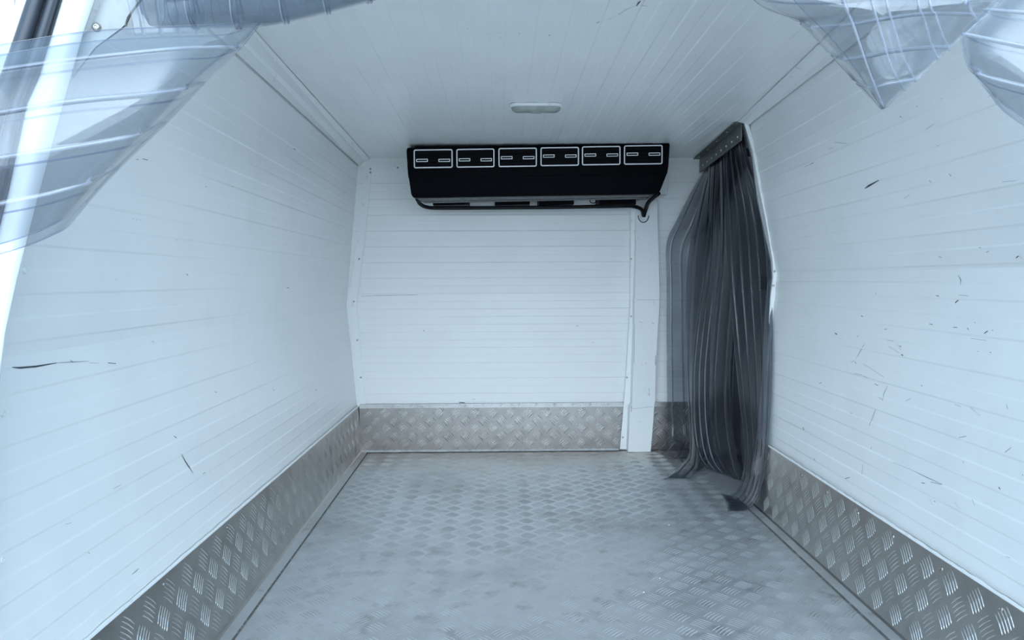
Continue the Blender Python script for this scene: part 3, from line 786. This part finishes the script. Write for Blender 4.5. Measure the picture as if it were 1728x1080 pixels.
for k in range(9):
    p = a0.lerp(a1, (k + .5) / 9)
    screws(rail, [(*(p + Vector((-.0005, 0, -.045))), -1, 0, 0)], .004, WHITE_LINE, 'rivet')
    if k % 2: screws(rail, [(*(p + Vector((-.014, .02, -.004))), 0, 0, -1)], .003, WHITE_LINE, 'rivet')

def ribbon(name, rows, m, parent=None, ribs=5, h=.0035, ns=44, bow=.0, solid=.0022, rw=.16, edge=True):
    """rows: (pxL, pyL, YL, pxR, pyR, YR) from top to foot"""
    P = [tuple(at(r[0], r[1], r[2])) + tuple(at(r[3], r[4], r[5])) for r in rows]
    P = cat_rom(P, ns); mid = []
    nu = max(ribs, 2) * 20
    G = []
    for i, q in enumerate(P):
        L_, R_ = Vector(q[:3]), Vector(q[3:])
        q0, q1 = P[max(i - 1, 0)], P[min(i + 1, ns - 1)]
        t = (Vector(q1[:3]) + Vector(q1[3:]) - Vector(q0[:3]) - Vector(q0[3:])).normalized()
        n = (R_ - L_).cross(t).normalized()
        row = []
        for j in range(nu + 1):
            u = j / nu; ph = (u * ribs) % 1.0; dd = abs(ph - .5)
            hh = h * (math.exp(-((dd - .0) / .07) ** 2))
            p = L_.lerp(R_, u) + n * (hh + bow * math.sin(math.pi * u))
            if p.z < .003: p.z = .003 + hh * .3
            row.append(p)
        G.append(row)
    mb = MB(); mb.grid(G)
    rm = GREY_RIB if m in (GREY, GREY_PALE) else CLEAR_RIB
    for q in range(len(mb.f)):
        u = ((q % nu) + .5) / nu; mb.m[q] = 1 if abs((u * ribs) % 1.0 - .5) < .055 else 0
    return mb.build(name, [m, rm], parent, smooth=True, solid=solid)
S = [
 (2, [(1186, 291, 3.50, 1208, 271, 3.35), (1166, 325, 3.50, 1196, 320, 3.38), (1142, 372, 3.50, 1178, 378, 3.42), (1125, 410, 3.50, 1160, 425, 3.44), (1125, 480, 3.50, 1160, 500, 3.44), (1125, 560, 3.50, 1161, 580, 3.44), (1126, 680, 3.50, 1164, 690, 3.44), (1126, 738, 3.49, 1168, 742, 3.42), (1116, 756, 3.44, 1160, 768, 3.34), (1108, 762, 3.42, 1150, 778, 3.28)]),
 (2, [(1196, 280, 3.42, 1222, 254, 3.20), (1178, 350, 3.40, 1212, 330, 3.22), (1163, 420, 3.36, 1200, 420, 3.22), (1158, 480, 3.34, 1192, 520, 3.22), (1157, 560, 3.32, 1182, 600, 3.20), (1159, 640, 3.30, 1176, 660, 3.18), (1163, 720, 3.28, 1180, 735, 3.16), (1163, 765, 3.22, 1178, 785, 3.08), (1150, 784, 3.18, 1168, 803, 3.02), (1127, 812, 3.03, 1150, 814, 3.02)]),
 (2, [(1190, 300, 3.46, 1216, 275, 3.30), (1176, 420, 3.42, 1206, 400, 3.3), (1168, 600, 3.38, 1198, 600, 3.3), (1170, 700, 3.36, 1200, 715, 3.26), (1168, 755, 3.34, 1196, 775, 3.2), (1152, 774, 3.30, 1176, 794, 3.12), (1138, 760, 3.44, 1160, 792, 3.20)]),
 (4, [(1196, 280, 3.34, 1232, 246, 3.10), (1192, 360, 3.30, 1228, 350, 3.12), (1190, 440, 3.26, 1222, 440, 3.10), (1176, 540, 3.22, 1212, 550, 3.09), (1168, 620, 3.20, 1205, 640, 3.08), (1168, 710, 3.18, 1208, 720, 3.06), (1176, 765, 3.15, 1220, 776, 3.04), (1192, 790, 3.13, 1240, 806, 3.02)]),
 (2, [(1214, 262, 3.18, 1240, 238, 2.98), (1216, 350, 3.16, 1244, 340, 3.0), (1214, 440, 3.14, 1244, 440, 3.0), (1204, 540, 3.12, 1238, 550, 2.99), (1198, 630, 3.10, 1232, 640, 2.98), (1200, 715, 3.08, 1236, 725, 2.97), (1208, 770, 3.07, 1246, 780, 2.97), (1222, 798, 3.06, 1254, 814, 2.97)]),
 (2, [(1226, 254, 3.12, 1248, 230, 2.92), (1236, 350, 3.10, 1272, 340, 2.92), (1240, 450, 3.08, 1280, 450, 2.92), (1232, 540, 3.08, 1276, 550, 2.92), (1226, 630, 3.07, 1266, 650, 2.92), (1228, 715, 3.06, 1262, 735, 2.92), (1236, 770, 3.06, 1262, 785, 2.93), (1246, 802, 3.05, 1264, 815, 2.95)]),
 (5, [(1222, 250, 3.02, 1247, 223, 2.82), (1222, 300, 3.0, 1264, 285, 2.82), (1224, 360, 2.98, 1288, 350, 2.82), (1227, 430, 2.95, 1300, 420, 2.80), (1234, 520, 2.92, 1303, 500, 2.765), (1242, 610, 2.90, 1303, 590, 2.70), (1249, 680, 2.87, 1300, 680, 2.66), (1256, 740, 2.84, 1295, 755, 2.63), (1255, 790, 2.81, 1287, 812, 2.60), (1244, 826, 2.75, 1269, 853, 2.585), (1217, 842, 2.79, 1228, 873, 2.585)]),
 (1, [(1243, 228, 2.87, 1252, 214, 2.79), (1246, 248, 2.87, 1258, 240, 2.79), (1256, 278, 2.87, 1269, 266, 2.79), (1268, 310, 2.87, 1279, 300, 2.79), (1280, 345, 2.87, 1288, 340, 2.79), (1290, 390, 2.86, 1298, 390, 2.79), (1296, 450, 2.86, 1304, 450, 2.79), (1297, 520, 2.86, 1303, 520, 2.79), (1294, 640, 2.86, 1301, 640, 2.79), (1286, 760, 2.84, 1293, 762, 2.78), (1276, 830, 2.80, 1284, 836, 2.76)]),
]
for i, (nr, r) in enumerate(S):
    st = ribbon('strip', r, GREY_PALE if i == 0 else GREY, cur, ribs=nr, h=.0045, bow=.008 if i == 6 else -.004)
    if i == 0: st['label'] = 'paler single grey strip beside the duct cover'
    if i == 6: st['label'] = 'broad grey strip curling onto the floor'

# ------------------------------------------------------------------ clear strips tied up round the rear opening
def sheet(name, curves, m, label, back=False, nu=40, per=8, h=.003, solid=.002, ridge=None, parent=None):
    """curves: each a list of (px, py, Y); every inner curve carries a raised rib"""
    C = [cat_rom([tuple(at(*p)) for p in c], nu) for c in curves]
    K = (len(C) - 1) * per + 1
    cols = [cat_rom([C[k][i] for k in range(len(C))], K) for i in range(nu)]   # cols[i][v]
    G = [[Vector(cols[i][v]) for i in range(nu)] for v in range(K)]
    out = []
    for v in range(K):
        ph = (v / per) % 1.0; d = min(ph, 1 - ph); ridge_on = 0 < v < K - 1
        hh = (h * math.exp(-(d / .03) ** 2) if ridge_on and per / 2 < v < K - 1 - per / 2 else 0)
        row = []
        for i in range(nu):
            a = G[min(v + 1, K - 1)][i] - G[max(v - 1, 0)][i]; b = G[v][min(i + 1, nu - 1)] - G[v][max(i - 1, 0)]
            n = a.cross(b)
            n = n.normalized() if n.length > 1e-9 else Vector((0, -1, 0))
            if n.y > 0: n = -n
            if back: hh *= min(1, abs(i / nu - .5) / .06)      # the rib flattens where the strip folds
            row.append(G[v][i] + n * hh)
        out.append(row)
    mb = MB()
    for v in range(K - 1):
        k = round((v + .5) / per); dv = (v + .5) - k * per; inner = 0 < k < len(C) - 1
        mi = 1 if inner and abs(dv) < .8 else (2 if inner and 2 < dv < 3 and not back or v in (0, K - 2) else 0)
        mb.grid([out[v], out[v + 1]], mi)
    # weld the bands back into one skin
    W = MB(); W.v = [tuple(p) for r in out for p in r]
    for v in range(K - 1):
        for i in range(nu - 1):
            W.f.append((v * nu + i, v * nu + i + 1, (v + 1) * nu + i + 1, (v + 1) * nu + i)); W.m.append(2 if back and i > nu * .5 and mb.m[v * (nu - 1) + i] == 1 else mb.m[v * (nu - 1) + i])
    o = W.build(name, [m, CLEAR_RIB, CLEAR_EDGE_SHADE], parent, smooth=True, solid=solid)
    if label: tag(o, label, 'plastic strip')
    return o
PER = 40
# left drape: front layer sweeps to the right, turns at the edge and comes back behind
def wrap(front, dy, yb):
    last = front[-1]
    back = [(x + 0, y + dy * (1 - .0), Y + yb) for x, y, Y in reversed(front[:-1])]
    return front + [(last[0] + 3, last[1] + dy * .25, last[2] + yb * .5)] + back
front = [
    [(-60, 88, .80), (0, 76, .80), (150, 53, .80), (290, 45, .82), (380, 41, .86), (432, 37, .90)],
    [(-60, 128, .78), (0, 119, .78), (130, 101, .78), (290, 84, .80), (360, 80, .84), (400, 78, .88)],
    [(-60, 203, .77), (0, 191, .77), (120, 172, .77), (240, 160, .78), (305, 149, .81), (340, 138, .85)],
    [(-60, 280, .77), (0, 267, .77), (100, 252, .77), (190, 236, .78), (240, 222, .80), (275, 206, .84)],
    [(-60, 356, .78), (0, 344, .78), (70, 330, .78), (130, 312, .79), (168, 298, .81), (196, 282, .84)],
    [(-60, 425, .80), (0, 412, .80), (45, 398, .80), (85, 381, .81), (115, 364, .83), (142, 340, .85)],
]
sheet('curtain_strip', [wrap(c, 17, .035) for c in front], CLEAR, 'clear ribbed plastic strip drawn aside to the left across the white jamb', True, nu=70, per=PER)
# rolled bundle across the top left
def roll(name, axis, radii, label, turns, m=None, parent=None):
    m = m or CLEAR_THICK; P = cat_rom([tuple(at(*a)) for a in axis], 240); R_ = cat_rom([(r,) for r in radii], 240)
    mb = MB(); rows = []; prev = None
    for i, p in enumerate(P):
        p = Vector(p); t = (Vector(P[min(i + 1, 239)]) - Vector(P[max(i - 1, 0)])).normalized()
        a = (Vector((0, 0, 1)) - t * t.z).normalized(); b = t.cross(a)
        row = []
        for k in range(97):
            th = (k / 96 - i / 239 * turns) * 2 * math.pi
            ph = k / 96
            rr = R_[i][0] * (1 + .0 * ph) + .003 * (math.exp(-((ph - .5) / .02) ** 2) + math.exp(-((ph - .422) / .015) ** 2)) + .004 * math.sin(th * 2 + i * .028)
            row.append(p + (a * math.cos(th) + b * math.sin(th)) * rr)
        rows.append(row)
    mb.grid(rows)
    for q in range(len(mb.f)):
        i, k = divmod(q, 96); mb.m[q] = 2 if k in (47, 48) else (1 if k == 40 else 0)
    o = mb.build(name, [m, CLEAR_RIB, CLEAR_EDGE_SHADE], parent, smooth=True, solid=.0016)
    if label: tag(o, label, 'plastic strip')
    return o
roll('curtain_strip', [(250, -14, 1.0), (340, -18, .995), (430, -20, .99), (520, -31, .985), (600, -44, .98), (700, -66, .98), (860, -120, .99), (980, -230, 1.0), (1020, -330, 1.0)], [.040, .0425, .043, .0405, .038, .036, .034, .032, .03],
     'rolled-up clear plastic strip along the top edge, left of the ceiling scuffs', 9.5)
ribbon('curtain_strip', [(215, -30, 1.055, 345, -40, 1.055), (215, 0, 1.055, 345, -5, 1.055), (222, 30, 1.05, 345, 28, 1.05), (228, 60, 1.05, 345, 55, 1.05)], CLEAR, None, ribs=4, h=.004, ns=20)
tag(bpy.context.scene.objects[-1] if False else [o for o in COL.objects if o.name.startswith('curtain_strip')][-1],
    'short vertical piece of clear strip behind the rolled strip, beside the left corner plate', 'plastic strip')
# right: folded strip with its cut end, made of two crossing layers
rf = [
    [(1150, -190, .97), (1210, -185, .94), (1290, -180, .92), (1400, -180, .90), (1560, -190, .90), (1880, -200, .92)],
    [(1262, -12, .93), (1300, -4, .90), (1345, 0, .88), (1420, -1, .86), (1520, -10, .86), (1704, -14, .88)],
    [(1347, 37, .93), (1375, 43, .90), (1430, 41, .88), (1480, 33, .87), (1560, 23, .87), (1664, 24, .89)],
    [(1400, 90, .93), (1425, 98, .90), (1460, 95, .88), (1500, 87, .87), (1550, 81, .87), (1605, 78, .89)],
    [(1443, 138, .93), (1458, 144, .90), (1480, 145, .88), (1500, 141, .87), (1530, 135, .87), (1549, 130, .88)],
    [(1484, 180, .93), (1486, 182, .91), (1489, 183, .90), (1491, 183, .89), (1493, 182, .89), (1497, 180, .89)],
]
fold = empty('curtain_strip', tuple(at(1490, 180, .9)))
tag(fold, 'folded clear plastic strip hanging to a point at the top right', 'plastic strip')
sheet('back_layer', rf, CLEAR, None, nu=50, per=PER, parent=fold, h=.0035)
rfr = [
    [(1190, -190, .90), (1330, -10, .87), (1400, 62, .88), (1450, 125, .89), (1489, 183, .90)],
    [(1370, -190, .88), (1420, -10, .85), (1440, 40, .855), (1468, 120, .87), (1492, 182, .89)],
    [(1430, -190, .87), (1468, -10, .84), (1485, 50, .845), (1503, 112, .86), (1525, 152, .88)],
    [(1460, -190, .87), (1492, -10, .84), (1506, 42, .845), (1522, 95, .86), (1543, 137, .875)],
    [(1530, -190, .87), (1546, -10, .84), (1558, 32, .845), (1570, 74, .86), (1582, 100, .87)],
    [(1560, -190, .87), (1566, -10, .84), (1577, 25, .845), (1588, 58, .855), (1600, 84, .87)],
    [(1640, -190, .87), (1628, -10, .84), (1632, 2, .845), (1638, 22, .85), (1650, 37, .86)],
    [(1740, -190, .87), (1692, -22, .85), (1689, -14, .855), (1688, -8, .86), (1687, 3, .87)],
]
sheet('front_layer', rfr, CLEAR, None, nu=30, per=PER, parent=fold, h=.003)
fr2 = [
    [(1694, -14, .78), (1720, -16, .755), (1790, -18, .73)],
    [(1664, 18, .78), (1700, 20, .755), (1790, 26, .73)],
    [(1628, 58, .785), (1676, 68, .755), (1790, 92, .73)],
    [(1636, 112, .785), (1676, 132, .76), (1790, 162, .73)],
    [(1652, 132, .79), (1700, 180, .765), (1790, 236, .74)],
]
sheet('curtain_strip', [wrap(list(reversed(c)), 12, .025) for c in fr2], CLEAR, 'clear ribbed plastic strip drawn aside at the upper right edge of the picture', True, nu=60, per=PER)
